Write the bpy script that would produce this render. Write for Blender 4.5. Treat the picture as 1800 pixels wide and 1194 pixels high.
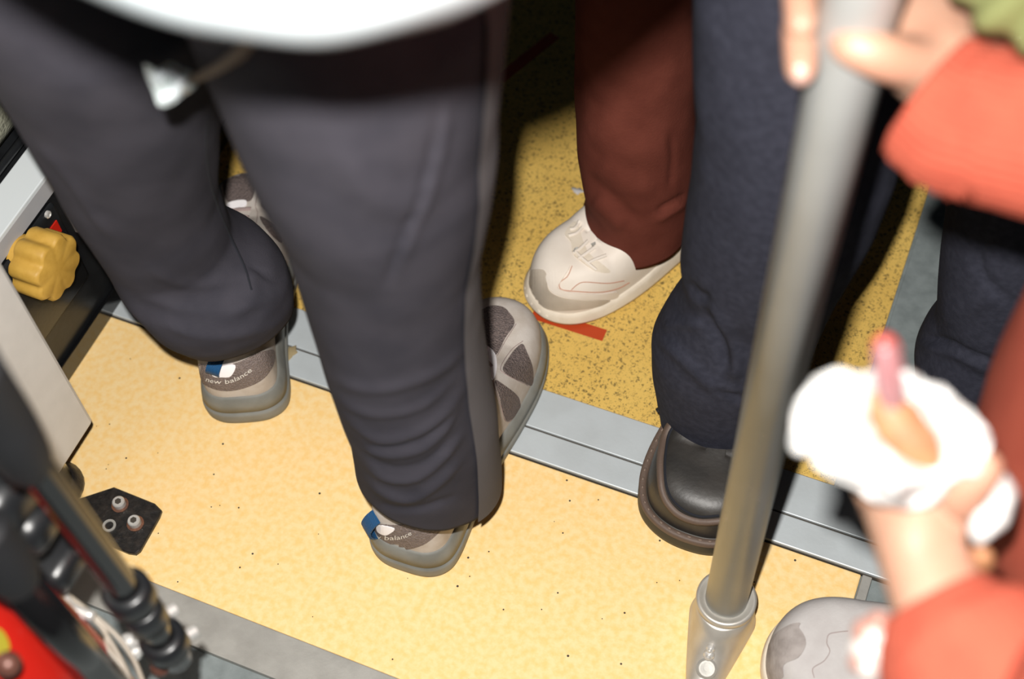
import bpy, bmesh, math, random
import numpy as np
from mathutils import Vector, Matrix, noise
from mathutils.bvhtree import BVHTree
from mathutils.geometry import delaunay_2d_cdt
random.seed(7); np.random.seed(7)
for o in list(bpy.data.objects): bpy.data.objects.remove(o)
SC = bpy.context.scene
COL = SC.collection
PI = math.pi

# ------------------------------------------------------------------ camera
F = 2500.0; HC = 1.16                       # focal length in photo pixels (50 mm on 36 mm), camera height
_n = np.array([115, 1616, 2500.]); _n /= np.linalg.norm(_n)
_x = np.array([9590, 3067, -2500.]); _x -= _x.dot(_n) * _n; _x /= np.linalg.norm(_x)
_y = np.cross(-_n, _x)
WB = np.array([_x, _y, -_n])                # rows: world axes in lens axes
CP = np.array([0, 0, HC])
cam = bpy.data.cameras.new('camera'); cam.lens = 50; cam.sensor_width = 36; cam.sensor_fit = 'HORIZONTAL'
cam.clip_start = 0.02
camo = bpy.data.objects.new('camera', cam); COL.objects.link(camo)
R_, D_, Fw = WB[:, 0], WB[:, 1], WB[:, 2]
camo.matrix_world = Matrix(((R_[0], -D_[0], -Fw[0], CP[0]), (R_[1], -D_[1], -Fw[1], CP[1]), (R_[2], -D_[2], -Fw[2], CP[2]), (0, 0, 0, 1)))
cam.dof.use_dof = True; cam.dof.focus_distance = 1.24; cam.dof.aperture_fstop = 3.6
SC.camera = camo

# ------------------------------------------------------------------ light: the flash just up and left of the lens, dim cabin light
SC.view_settings.view_transform = 'Standard'; SC.view_settings.look = 'None'
SC.view_settings.exposure = 0.0; SC.view_settings.gamma = 1.0
SC.view_settings.use_curve_mapping = False
wd = bpy.data.worlds.new('world'); SC.world = wd; wd.use_nodes = True
wd.node_tree.nodes['Background'].inputs[0].default_value = (0.55, 0.8, 1.0, 1)
wd.node_tree.nodes['Background'].inputs[1].default_value = 0.012
fl = bpy.data.lights.new('camera_flash', 'POINT'); fl.energy = 84; fl.color = (1.0, 0.965, 0.92); fl.shadow_soft_size = 0.011
flo = bpy.data.objects.new('camera_flash', fl); COL.objects.link(flo)
flo.location = Vector(CP + WB @ np.array([-0.029, -0.057, 0.0]))

# ------------------------------------------------------------------ photo pixel -> place
def ray(x, y): return WB @ np.array([(x - 900) / F, (y - 597) / F, 1.])
def onz(x, y, z=0.):
    d = ray(x, y); return CP + d * ((z - HC) / d[2])
def ony(x, y, Y):
    d = ray(x, y); return CP + d * (Y / d[1])
def onx(x, y, X):
    d = ray(x, y); return CP + d * (X / d[0])
def dep(x, y, t): return CP + ray(x, y) * t
def crop(ox, oy, s, pts): return [(ox + a / s, oy + b / s) for a, b in pts]

# ------------------------------------------------------------------ materials
MATS = {}
def srgb(r, g, b):
    f = lambda c: c / 12.92 if c <= .04045 else ((c + .055) / 1.055) ** 2.4
    return (f(r / 255), f(g / 255), f(b / 255), 1)
def mat(name, col, rough=.6, metal=0., bump=None, mottle=None, sheen=0., spec=.5, trans=0., sss=0., coat=0.):
    """bump=(scale, strength, kind)  mottle=(scale, colour2, amount)"""
    if name in MATS: return MATS[name]
    m = bpy.data.materials.new(name); m.use_nodes = True; MATS[name] = m
    nt = m.node_tree; b = nt.nodes['Principled BSDF']; L = nt.links
    c = col if len(col) == 4 else srgb(*col)
    b.inputs['Base Color'].default_value = c; b.inputs['Roughness'].default_value = rough
    b.inputs['Metallic'].default_value = metal; b.inputs['Specular IOR Level'].default_value = spec
    if sheen: b.inputs['Sheen Weight'].default_value = sheen; b.inputs['Sheen Roughness'].default_value = .5
    if trans: b.inputs['Transmission Weight'].default_value = trans
    if coat: b.inputs['Coat Weight'].default_value = coat; b.inputs['Coat Roughness'].default_value = .1
    if sss: b.inputs['Subsurface Weight'].default_value = sss; b.inputs['Subsurface Radius'].default_value = (.01, .004, .002); b.inputs['Subsurface Scale'].default_value = .6
    tc = nt.nodes.new('ShaderNodeTexCoord')
    if mottle:
        n = nt.nodes.new('ShaderNodeTexNoise'); n.inputs['Scale'].default_value = mottle[0]; n.inputs['Detail'].default_value = 5
        L.new(tc.outputs['Object'], n.inputs['Vector'])
        r = nt.nodes.new('ShaderNodeValToRGB'); r.color_ramp.elements[0].position = .38; r.color_ramp.elements[1].position = .66
        r.color_ramp.elements[0].color = c
        c2 = mottle[1] if len(mottle[1]) == 4 else srgb(*mottle[1]); a = mottle[2]
        r.color_ramp.elements[1].color = tuple(c[i] * (1 - a) + c2[i] * a for i in range(3)) + (1,)
        L.new(n.outputs['Fac'], r.inputs['Fac']); L.new(r.outputs['Color'], b.inputs['Base Color'])
    if bump:
        kind = bump[2] if len(bump) > 2 else 'noise'
        if kind == 'noise':
            n = nt.nodes.new('ShaderNodeTexNoise'); n.inputs['Scale'].default_value = bump[0]; n.inputs['Detail'].default_value = 6; out = n.outputs['Fac']
        elif kind == 'voronoi':
            n = nt.nodes.new('ShaderNodeTexVoronoi'); n.inputs['Scale'].default_value = bump[0]; out = n.outputs['Distance']
        else:
            n = nt.nodes.new('ShaderNodeTexWave'); n.inputs['Scale'].default_value = bump[0]; n.inputs['Distortion'].default_value = 1.5; out = n.outputs['Fac']
            n.bands_direction = kind
        L.new(tc.outputs['Object'], n.inputs['Vector'])
        bp = nt.nodes.new('ShaderNodeBump'); bp.inputs['Strength'].default_value = bump[1]; bp.inputs['Distance'].default_value = .001
        L.new(out, bp.inputs['Height']); L.new(bp.outputs['Normal'], b.inputs['Normal'])
    return m

def speckle_mat():
    m = mat('speckled_vinyl', (218, 182, 98), .5, mottle=(9, (208, 168, 84), .6), spec=.3); nt = m.node_tree; L = nt.links
    b = nt.nodes['Principled BSDF']; base = b.inputs['Base Color'].links[0].from_socket
    tc = [n for n in nt.nodes if n.type == 'TEX_COORD'][0]; prev = base
    for sc, th, colr in ((270, .24, (84, 72, 46)), (420, .22, (104, 88, 52)), (200, .12, (76, 68, 54))):
        v = nt.nodes.new('ShaderNodeTexVoronoi'); v.inputs['Scale'].default_value = sc; v.inputs['Randomness'].default_value = 1
        nz = nt.nodes.new('ShaderNodeTexNoise'); nz.inputs['Scale'].default_value = sc * 1.7
        mx = nt.nodes.new('ShaderNodeMixRGB'); mx.blend_type = 'LINEAR_LIGHT'; mx.inputs[0].default_value = .004
        L.new(tc.outputs['Object'], mx.inputs[1]); L.new(nz.outputs['Color'], mx.inputs[2]); L.new(tc.outputs['Object'], nz.inputs['Vector'])
        L.new(mx.outputs[0], v.inputs['Vector'])
        # speck size varies from cell to cell
        s = nt.nodes.new('ShaderNodeSeparateColor'); L.new(v.outputs['Color'], s.inputs[0])
        mu = nt.nodes.new('ShaderNodeMath'); mu.operation = 'MULTIPLY'; mu.inputs[1].default_value = th * 1.9; L.new(s.outputs[0], mu.inputs[0])
        lt = nt.nodes.new('ShaderNodeMath'); lt.operation = 'LESS_THAN'; L.new(v.outputs['Distance'], lt.inputs[0]); L.new(mu.outputs[0], lt.inputs[1])
        fa = nt.nodes.new('ShaderNodeMath'); fa.operation = 'MULTIPLY'; fa.inputs[1].default_value = .75; L.new(lt.outputs[0], fa.inputs[0])
        mi = nt.nodes.new('ShaderNodeMixRGB'); L.new(fa.outputs[0], mi.inputs[0]); L.new(prev, mi.inputs[1]); mi.inputs[2].default_value = srgb(*colr)
        prev = mi.outputs[0]
    L.new(prev, b.inputs['Base Color']); return m

M = dict(
    vinyl=speckle_mat(),
    pale=mat('pale_yellow_vinyl', (240, 210, 154), .62, mottle=(150, (238, 194, 118), .75), bump=(500, .25), spec=.25),
    alu=mat('brushed_aluminium', (196, 203, 206), .48, .25, mottle=(30, (186, 192, 194), .6), bump=(300, .12)),
    alu_dull=mat('worn_aluminium', (168, 166, 160), .5, .3, mottle=(40, (148, 146, 140), .7), bump=(300, .15)),
    joint=mat('dark_joint', (62, 56, 48), .8),
    greyfl=mat('grey_vinyl', (126, 134, 134), .6, mottle=(60, (108, 116, 116), .9), bump=(400, .2)),
    tape=mat('red_tape', (178, 62, 22), .5),
    trouser=mat('charcoal_cotton', (63, 61, 68), .9, bump=(900, .35), mottle=(25, (52, 51, 58), .8), sheen=0, spec=.15),
    stripe=mat('grey_cotton', (98, 94, 95), .9, bump=(900, .3), sheen=0, spec=.15),
    hemtape=mat('dark_thread_and_shade', (22, 24, 32), .9),  # real dark seams, and the painted shade cord on the leather shoe
    brown=mat('rust_knit', (100, 52, 42), .9, bump=(420, .3), mottle=(40, (90, 45, 36), .8), spec=.1),
    navy=mat('navy_wool', (46, 47, 57), .9, bump=(700, .4), mottle=(160, (56, 57, 68), .8), sheen=0, spec=.12),
    black_tr=mat('black_cotton', (34, 28, 32), .9, bump=(700, .3)),
    suede=mat('warm_grey_suede', (196, 188, 180), .85, bump=(900, .3), mottle=(60, (178, 166, 154), .8), spec=.2),
    meshfab=mat('dark_mesh_fabric', (92, 82, 80), .75, bump=(620, 1.0, 'voronoi'), mottle=(500, (128, 112, 106), .7)),
    heelfab=mat('heel_mesh_fabric', (112, 100, 96), .7, bump=(700, .9, 'voronoi'), mottle=(500, (138, 124, 118), .7)),
    rubber=mat('grey_rubber', (128, 128, 122), .6, mottle=(35, (104, 104, 98), .8), bump=(200, .15)),
    rubber_line=mat('brown_gum_rubber', (104, 78, 44), .7),
    bluetab=mat('blue_webbing', (24, 84, 132), .6, bump=(260, .8, 'X')),
    reflect=mat('white_reflective', (250, 246, 248), .4),
    thread=mat('thread_white', (222, 218, 210), .7),
    lace=mat('taupe_lace', (150, 132, 128), .85, bump=(900, .5)),
    cream=mat('cream_leather', (226, 216, 204), .55, bump=(260, .12), mottle=(30, (214, 202, 188), .6), spec=.35),
    creamsuede=mat('dirty_cream_suede', (194, 182, 166), .85, mottle=(40, (176, 164, 148), .8), bump=(700, .25), spec=.2),
    creamsole=mat('cream_rubber', (220, 208, 190), .65, mottle=(50, (204, 190, 170), .7), bump=(180, .3)),
    redthread=mat('faded_red_thread', (186, 136, 112), .8),
    leather=mat('black_leather', (38, 36, 34), .46, bump=(240, .2), mottle=(30, (54, 50, 46), .8), spec=.6),
    welt=mat('brown_welt', (92, 76, 66), .6, bump=(300, .3)),
    blackrub=mat('black_rubber', (46, 44, 38), .5, mottle=(30, (62, 56, 46), .7)),
    greysuede=mat('grey_suede', (192, 188, 186), .9, mottle=(45, (178, 172, 170), .7), bump=(600, .25), spec=.15),
    greysuede2=mat('rough_grey_suede', (168, 160, 156), .9, mottle=(90, (142, 134, 130), .8), bump=(250, .5), spec=.15),
    steel=mat('satin_steel', (168, 170, 168), .42, .35, mottle=(20, (156, 157, 154), .6)),
    castalu=mat('cast_aluminium', (196, 192, 184), .42, .55, mottle=(50, (176, 170, 160), .6), bump=(150, .1)),
    chrome=mat('chrome', (206, 204, 200), .3, .45),
    blackpl=mat('black_plastic', (24, 25, 27), .32, mottle=(60, (34, 36, 38), .6), bump=(150, .15)),
    blackgloss=mat('black_gloss_paint', (14, 14, 15), .16, coat=.6),
    blackhammer=mat('black_hammered_paint', (26, 25, 25), .4, bump=(160, 1.0), mottle=(160, (52, 46, 42), .6)),
    rust=mat('rusty_steel', (112, 72, 50), .8, mottle=(300, (70, 46, 36), .8)),
    whitepl=mat('white_panel', (212, 218, 220), .5, bump=(100, .05)),
    greypl=mat('grey_sheet', (168, 168, 170), .5, bump=(120, .1)),
    panel=mat('pale_grey_laminate', (206, 202, 196), .5, bump=(160, .1), mottle=(40, (196, 192, 186), .6)),
    knob=mat('mustard_plastic', (200, 158, 70), .55, mottle=(120, (182, 140, 54), .6), bump=(200, .1)),
    redpl=mat('red_label', (186, 30, 14), .45),
    cushion=mat('grey_green_upholstery', (150, 150, 132), .8, bump=(330, .9, 'voronoi'), mottle=(30, (132, 132, 116), .7)),
    redgloss=mat('red_gloss_paint', (160, 26, 18), .25, coat=.5),
    yellowpaint=mat('yellow_decal', (136, 126, 30), .4),
    grip=mat('blueblack_grip', (8, 10, 14), .7, bump=(200, .3)),
    cable=mat('grey_cable', (150, 140, 126), .4),
    copper=mat('copper_fitting', (96, 62, 52), .4, .3),
    skin=mat('skin', (158, 122, 102), .5, sss=.12, bump=(300, .15), mottle=(50, (152, 110, 90), .6)),
    nail=mat('nail', (176, 142, 130), .3, coat=.4),
    sweater=mat('coral_knit', (146, 70, 54), .95, bump=(500, .5), mottle=(60, (136, 62, 48), .7), sheen=0, spec=.1),
    green=mat('lime_green_nylon', (104, 108, 68), .55, bump=(120, .25), mottle=(40, (94, 98, 58), .7)),
    paper=mat('white_paper', (176, 176, 174), .85, bump=(60, .4)),
    food=mat('fried_orange_food', (140, 98, 64), .6, mottle=(120, (130, 78, 54), .7), bump=(200, .4)),
    stick=mat('pink_film', (150, 106, 108), .3, trans=.3),
    stickred=mat('red_film', (140, 52, 42), .4),
    bead=mat('pearl_bead', (176, 166, 160), .25, coat=.5),
    beadpink=mat('pink_bead', (140, 100, 88), .4),
    bagwhite=mat('white_coated_fabric', (196, 206, 210), .6, bump=(80, .2)),
    clear=mat('crinkled_clear_film', (226, 236, 236), .2, trans=.45, bump=(90, .6), spec=.7),
    cord=mat('brown_cord', (112, 92, 68), .7),
    stitch=mat('taupe_thread', (120, 102, 90), .7),
    grit=mat('grit', (150, 134, 100), .9),
)

# ------------------------------------------------------------------ mesh helpers
def mesh_obj(name, v, f, m, parent=None, smooth=True):
    me = bpy.data.meshes.new(name); me.from_pydata([tuple(map(float, p)) for p in v], [], [tuple(map(int, q)) for q in f])
    me.validate(); me.update()
    bm = bmesh.new(); bm.from_mesh(me); bmesh.ops.recalc_face_normals(bm, faces=bm.faces); bm.to_mesh(me); bm.free()
    if smooth: me.polygons.foreach_set('use_smooth', [True] * len(me.polygons))
    me.materials.append(m)
    o = bpy.data.objects.new(name, me); COL.objects.link(o)
    if parent is not None: adopt(o, parent)
    return o
BASE = {}
def adopt(o, parent):
    o.parent = parent
    loc = BASE.get(parent.name, Vector((0, 0, 0)))
    o.matrix_parent_inverse = Matrix.Translation(-loc)
def thing(name, label, cat, loc, group=None):
    e = bpy.data.objects.new(name, None); COL.objects.link(e); e.location = Vector(loc); e.empty_display_size = .05
    BASE[e.name] = Vector(loc); e['label'] = label; e['category'] = cat
    if group: e['group'] = group
    return e
def tag(o, label, cat, group=None):
    o['label'] = label; o['category'] = cat
    if group: o['group'] = group
    return o
def struct(o, label=None):
    o['kind'] = 'structure'
    if label: o['label'] = label
    return o
def loft(rings, closed=True, cap0=False, cap1=False):
    rings = [np.asarray(r) for r in rings]; n = len(rings[0]); v = np.concatenate(rings); f = []
    for i in range(len(rings) - 1):
        a, b = i * n, (i + 1) * n
        for j in range(n if closed else n - 1):
            k = (j + 1) % n; f.append((a + j, a + k, b + k, b + j))
    v = list(v)
    def cap(i):
        c = len(v); v.append(rings[i].mean(0))
        for j in range(n): f.append((i * n + j, i * n + (j + 1) % n, c))
    if cap0: cap(0)
    if cap1: cap(len(rings) - 1)
    return v, f
def merge(*parts):
    V, Fc = [], []
    for v, f in parts:
        o = len(V); V += list(v); Fc += [tuple(i + o for i in q) for q in f]
    return V, Fc
def frame(d, ref=None):
    d = np.asarray(d, float); d = d / np.linalg.norm(d)
    r = np.array([0, 0, 1.]) if ref is None else np.asarray(ref, float)
    if abs(d.dot(r) / np.linalg.norm(r)) > .97: r = np.array([0, 1., 0]) if abs(d[1]) < .9 else np.array([1., 0, 0])
    u = np.cross(r, d); u /= np.linalg.norm(u); return u, np.cross(d, u)
def smooth_path(P, n):
    P = np.asarray(P, float); Q = np.vstack([2 * P[0] - P[1], P, 2 * P[-1] - P[-2]]); out = []
    m = len(P) - 1
    for s in np.linspace(0, m, n):
        i = min(int(s), m - 1); t = s - i; a, b, c, d = Q[i], Q[i + 1], Q[i + 2], Q[i + 3]
        out.append(.5 * (2 * b + (c - a) * t + (2 * a - 5 * b + 4 * c - d) * t * t + (3 * b - a - 3 * c + d) * t ** 3))
    return np.array(out)
def tube(P, r, seg=12, smooth=0, caps=True):
    """r: number or list along the path"""
    P = np.asarray(P, float)
    rr = np.full(len(P), r) if np.isscalar(r) else np.asarray(r, float)
    if smooth:
        q = smooth_path(np.column_stack([P, rr]), smooth); P, rr = q[:, :3], q[:, 3]
    T = np.gradient(P, axis=0); u, w = frame(T[0]); rings = []
    for p, t, rad in zip(P, T, rr):
        t = t / np.linalg.norm(t); u = u - t * u.dot(t); u /= np.linalg.norm(u); w = np.cross(t, u)
        a = np.linspace(0, 2 * PI, seg, endpoint=False)
        rings.append(p + rad * (np.outer(np.cos(a), u) + np.outer(np.sin(a), w)))
    return loft(rings, cap0=caps, cap1=caps)
def box(c, s, rot=None, bev=0.0):
    """bevelled box as verts/faces; rot: 3x3 columns"""
    bm = bmesh.new(); bmesh.ops.create_cube(bm, size=1)
    for v in bm.verts: v.co = Vector((v.co.x * s[0], v.co.y * s[1], v.co.z * s[2]))
    if bev: bmesh.ops.bevel(bm, geom=list(bm.edges), offset=bev, segments=2, affect='EDGES', profile=.5)
    R = np.eye(3) if rot is None else np.asarray(rot)
    bm.verts.index_update()
    v = [R @ np.array(q.co) + np.asarray(c) for q in bm.verts]; f = [[q.index for q in p.verts] for p in bm.faces]; bm.free()
    return v, f
def lathe(c, axis, prof, seg=32, ref=None):
    u, w = frame(axis, ref); d = np.asarray(axis, float); d /= np.linalg.norm(d); a = np.linspace(0, 2 * PI, seg, endpoint=False)
    rings = [np.asarray(c) + h * d + r * (np.outer(np.cos(a), u) + np.outer(np.sin(a), w)) for r, h in prof]
    return loft(rings, cap0=True, cap1=True)
def sphere(c, r, sc=(1, 1, 1), n=16):
    a = np.linspace(0, PI, n)[1:-1]
    t = np.linspace(0, 2 * PI, n * 2, endpoint=False)
    rings = [np.asarray(c) + np.column_stack([np.sin(p) * np.cos(t) * sc[0], np.sin(p) * np.sin(t) * sc[1], np.full(len(t), np.cos(p)) * sc[2]]) * r for p in a]
    return loft(rings, cap0=True, cap1=True)
def prism(poly, z0, z1, bev=0.0, nseg=0):
    """outline (x,y) extruded from z0 to z1 with a small chamfer on top"""
    p = np.asarray(poly, float); c = p.mean(0)
    rings = [np.column_stack([p, np.full(len(p), z0)]), np.column_stack([p, np.full(len(p), z1 - bev)])]
    if bev:
        q = p + (c - p) / np.maximum(np.linalg.norm(c - p, axis=1), 1e-6)[:, None] * bev
        rings.append(np.column_stack([q, np.full(len(p), z1)]))
    return loft(rings, cap0=True, cap1=True)
def noise3(p, s): return noise.noise(Vector(p) * s)

class Surf:
    """ray target made from a finished mesh object (world coordinates)"""
    def __init__(self, o):
        me = o.data; self.v = [v.co.copy() for v in me.vertices]; self.t = BVHTree.FromPolygons(self.v, [list(p.vertices) for p in me.polygons])
    def hit(self, x, y):
        d = Vector(ray(x, y)); r = self.t.ray_cast(Vector(CP), d.normalized())
        if r[0] is None:
            # graze: nearest surface point to the ray
            best = None
            for t in np.linspace(.5, 1.7, 50):
                q = Vector(CP) + d * t; h = self.t.find_nearest(q)
                if best is None or h[3] < best[0]: best = (h[3], h[0], h[1])
            return best[1], best[2]
        n = r[1]
        if n.dot(d) > 0: n = -n
        return r[0], n
def smooth_poly(pts, sub=4):
    P = np.asarray(pts, float); n = len(P); out = []
    for i in range(n):
        a, b, c, d = P[i - 1], P[i], P[(i + 1) % n], P[(i + 2) % n]
        for k in range(sub):
            t = k / sub; out.append(.5 * (2 * b + (c - a) * t + (2 * a - 5 * b + 4 * c - d) * t * t + (3 * b - a - 3 * c + d) * t ** 3))
    return np.array(out)
def patch(name, surf, poly, m, parent, th=.0008, step=5., sub=4):
    """a piece of sheet material lying on a surface, cut to an outline"""
    P = smooth_poly(poly, sub) if sub > 1 else np.asarray(poly, float)
    n = len(P); x0, y0 = P.min(0); x1, y1 = P.max(0)
    pts = [Vector(p) for p in P]
    for gx in np.arange(x0 + step / 2, x1, step):
        for gy in np.arange(y0 + step / 2, y1, step): 
            if np.min(np.hypot(P[:, 0] - gx, P[:, 1] - gy)) > step * .45: pts.append(Vector((gx, gy)))
    vs, es, fs, *_ = delaunay_2d_cdt(pts, [(i, (i + 1) % n) for i in range(n)], [], 1, 1e-4)
    V, Nn = [], []
    for q in vs:
        h, nn = surf.hit(q.x, q.y); V.append(np.array(h)); Nn.append(np.array(nn))
    V = np.array(V); Nn = np.array(Nn)
    top = V + Nn * th; bot = V - Nn * .0012
    from collections import Counter
    cnt = Counter(); 
    for f in fs:
        for a, b in zip(f, list(f[1:]) + [f[0]]): cnt[(a, b)] += 1
    faces = [tuple(f) for f in fs]; k = len(V)
    for (a, b) in list(cnt):
        if (b, a) not in cnt: faces.append((a, b, b + k, a + k))
    return mesh_obj(name, list(top) + list(bot), faces, m, parent, smooth=False)
def strip(pts, w, closed=False):
    P = smooth_path(np.asarray(pts, float), max(8, len(pts) * 5)); T = np.gradient(P, axis=0); T /= np.linalg.norm(T, axis=1)[:, None]
    Nn = np.column_stack([-T[:, 1], T[:, 0]]) * w / 2
    return np.vstack([P + Nn, (P - Nn)[::-1]])
def band(name, surf, pts, w, m, parent, th=.001):
    """a seam, cord or tape w photo pixels wide along a line on a surface"""
    P = smooth_path(np.asarray(pts, float), max(8, len(pts) * 5)); T = np.gradient(P, axis=0); T /= np.linalg.norm(T, axis=1)[:, None]
    Nn = np.column_stack([-T[:, 1], T[:, 0]])
    rings = []
    for p, q in zip(P, Nn):
        r = []
        for s, hgt in ((-.5, -.6), (-.42, .6), (0, 1), (.42, .6), (.5, -.6)):
            h, nn = surf.hit(p[0] + q[0] * s * w, p[1] + q[1] * s * w); r.append(np.array(h) + np.array(nn) * th * hgt)
        rings.append(r)
    v, f = loft(rings, closed=False); return mesh_obj(name, v, f, m, parent)
def lettering(name, surf, text, base, size, m, parent, squeeze=1.0):
    """text laid along a baseline on a curved surface"""
    cu = bpy.data.curves.new('lettering', 'FONT'); cu.body = text; cu.size = 1; cu.resolution_u = 3
    to = bpy.data.objects.new('tmp', cu); COL.objects.link(to)
    dg = bpy.context.evaluated_depsgraph_get(); me = bpy.data.meshes.new_from_object(to.evaluated_get(dg))
    bpy.data.objects.remove(to)
    bm = bmesh.new(); bm.from_mesh(me); bmesh.ops.triangulate(bm, faces=bm.faces)
    xs = [v.co.x for v in bm.verts]; x0, x1 = min(xs), max(xs)
    P = smooth_path(np.asarray(base, float), 60); T = np.gradient(P, axis=0); T /= np.linalg.norm(T, axis=1)[:, None]
    bm.verts.index_update(); V = []
    for v in bm.verts:
        s = (v.co.x - x0) / (x1 - x0) * 59; i = int(min(s, 58)); t = s - i
        p = P[i] * (1 - t) + P[i + 1] * t; tg = T[i]; up = np.array([tg[1], -tg[0]])
        q = p + up * v.co.y * size; h, nn = surf.hit(q[0], q[1]); V.append(np.array(h) + np.array(nn) * .0018)
    fs = [[v.index for v in f.verts] for f in bm.faces]; bm.free()
    return mesh_obj(name, V, fs, m, parent, smooth=False)

# ================================================================== the setting
def slab(name, x0, x1, y0, y1, z0, z1, m, parent=None, bev=.0005):
    v, f = box(((x0 + x1) / 2, (y0 + y1) / 2, (z0 + z1) / 2), (x1 - x0, y1 - y0, z1 - z0), bev=bev); return mesh_obj(name, v, f, m, parent, smooth=False)
struct(slab('floor', -1.7, 1.5, -.7, 2.3, -.05, -.006, M['greyfl']), 'grey vinyl floor of the vehicle')
struct(slab('floor', -1.7, .0055, .6362, 2.3, -.0061, 0, M['vinyl']), 'speckled yellow vinyl floor')
struct(slab('floor', .0085, 1.5, .6362, 2.3, -.0061, -.0005, M['greyfl']), 'grey vinyl floor beside the yellow')
struct(slab('floor', -.7115, .0505, .3275, .5605, -.0061, 0, M['pale'], bev=.0015), 'pale yellow floor panel between metal strips')
e = struct(slab('trim_1', -.7115, 1.5, .5615, .6355, -.006, -.0008, M['joint']), 'dark bed under the upper floor strips')
slab('strip', -.7115, 1.5, .5935, .6350, -.003, .0016, M['alu'], e, .0007); slab('strip', -.7115, 1.5, .5625, .5910, -.003, .0024, M['alu'], e, .0009)
e = struct(slab('trim_2', -1.2, .06, .2885, .3270, -.006, .0018, M['alu_dull'], bev=.0008), 'worn metal floor strip along the panel')
e = struct(slab('trim_3', .0515, .0600, .3275, .5605, -.006, .0012, M['alu_dull'], bev=.0008), 'thin metal edging at the panel end')
for (x, y, w, a) in ((-.281, .7135, .075, .0), (-.452, 1.03, .09, 1.2)):
    R = np.array([[math.cos(a), -math.sin(a), 0], [math.sin(a), math.cos(a), 0], [0, 0, 1]])
    v, f = box((x, y, .0003), (w, .0135, .0005), R)
    tag(mesh_obj('floor_tape', v, f, M['tape'], smooth=False), 'short red tape strip on the floor under the cream sneaker toe' if a == 0 else 'shaded red tape on the yellow floor behind the charcoal trousers', 'tape')
# paint chip, dirt crumbs
p = onz(1015, 336); q = [(p[0] + .006 * math.cos(t) * (1 + .4 * math.sin(3 * t)), p[1] + .004 * math.sin(t) * (1 + .3 * math.cos(5 * t))) for t in np.linspace(0, 2 * PI, 14, endpoint=False)]
v, f = prism(q, 0, .0006); tag(mesh_obj('paint_chip', v, f, M['greysuede']), 'small grey chip on the yellow floor by the rust trousers', 'chip')
p = onz(511, 622); q = [(p[0] + .006 * math.cos(t) * (1 + .25 * math.sin(4 * t)), p[1] + .008 * math.sin(t) * (1 + .3 * math.cos(5 * t))) for t in np.linspace(0, 2 * PI, 16, endpoint=False)]
v, f = prism(q, .001, .0035, .001); tag(mesh_obj('mud_crumb', v, f, M['grit']), 'tan dirt clump on the metal strip beside a sneaker heel', 'dirt')
V, Fc = [], []
for i in range(70):
    x, y = random.uniform(-.7, .04), random.uniform(.335, .555); r = random.uniform(.0004, .0011)
    vv, ff = sphere((x, y, r * .4), r, (1, 1, .6), 5); V, Fc = merge((V, Fc), (vv, ff))
o = tag(mesh_obj('floor_grit', V, Fc, M['joint']), 'scattered dark grit specks on the pale floor panel', 'grit'); o['kind'] = 'stuff'

# ------------------------------------------------------------------ left: equipment box with a knob, seat cushion above
XW = -.7135
eb = thing('equipment_box', 'black and white box along the floor edge carrying the mustard knob', 'box', (XW - .02, .5, 0))
v, f = box((XW - .07, .55, .104), (.14, 1.1, .208), bev=.002); mesh_obj('body', v, f, M['blackpl'], eb, False)
v, f = box((XW - .014, .55, .2105), (.033, 1.1, .005), bev=.001); mesh_obj('top_panel', v, f, M['whitepl'], eb, False)
v, f = merge(box((XW + .0012, .55, .1995), (.003, 1.1, .019), bev=.0005), box((XW + .0012, .79, .158), (.003, .44, .066), bev=.0005)); mesh_obj('side_sheet', v, f, M['greypl'], eb, False)
v, f = box((XW + .003, .55, .012), (.004, 1.1, .024), bev=.001); mesh_obj('kick_plate', v, f, M['blackgloss'], eb, False)
v, f = box((XW + .004, .463, .132), (.008, .19, .112), bev=.004); pl = mesh_obj('control_plate', v, f, M['blackpl'], eb, True)
sp = onx(84, 377, XW + .008); v, f = lathe(sp, (1, 0, 0), [(.0036, -.001), (.0036, .0012), (.0026, .0018), (.0026, .0010), (.001, .0009)], 16); mesh_obj('screw', v, f, M['chrome'], eb, False)
lp = onx(98, 404, XW + .0085); u = np.array([0, 1., 0]); 
v, f = box(lp + np.array([0, -.004, 0]), (.0015, .019, .016), bev=.0006); mesh_obj('red_label', v, f, M['redpl'], eb, False)
kc = onx(105, 473, XW + .042)                 # middle of the knob's face
def knob_ring(rad, x, depth):
    t = np.linspace(0, 2 * PI, 128, endpoint=False); r = rad * (1 - depth * (0.5 - .5 * np.cos(8 * t)) ** 1.6)
    return np.column_stack([np.full(128, x), kc[1] + r * np.cos(t + .2), kc[2] + r * np.sin(t + .2)])
v, f = loft([knob_ring(.020, kc[0] - .040, 0), knob_ring(.020, kc[0] - .031, 0), knob_ring(.030, kc[0] - .030, .14), knob_ring(.0315, kc[0] - .027, .15), knob_ring(.0315, kc[0] - .003, .15), knob_ring(.0295, kc[0] - .0005, .14), knob_ring(.028, kc[0], .12)], cap0=True, cap1=True)
kb = mesh_obj('knob', v, f, M['knob'], eb, True)
e_ = kb.modifiers.new('edges', 'EDGE_SPLIT'); e_.split_angle = .7
# cushion
cz = thing('seat_cushion', 'grey green woven seat cushion at upper left edge', 'cushion', (XW - .16, .55, .2))
v, f = box((XW - .148, .55, .252), (.215, 1.1, .07), bev=.02); mesh_obj('cover', v, f, M['cushion'], cz)
v, f = tube([(XW - .036, 0, .218), (XW - .036, 1.1, .218)], .004, 10); mesh_obj('piping', v, f, M['blackpl'], cz)

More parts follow.
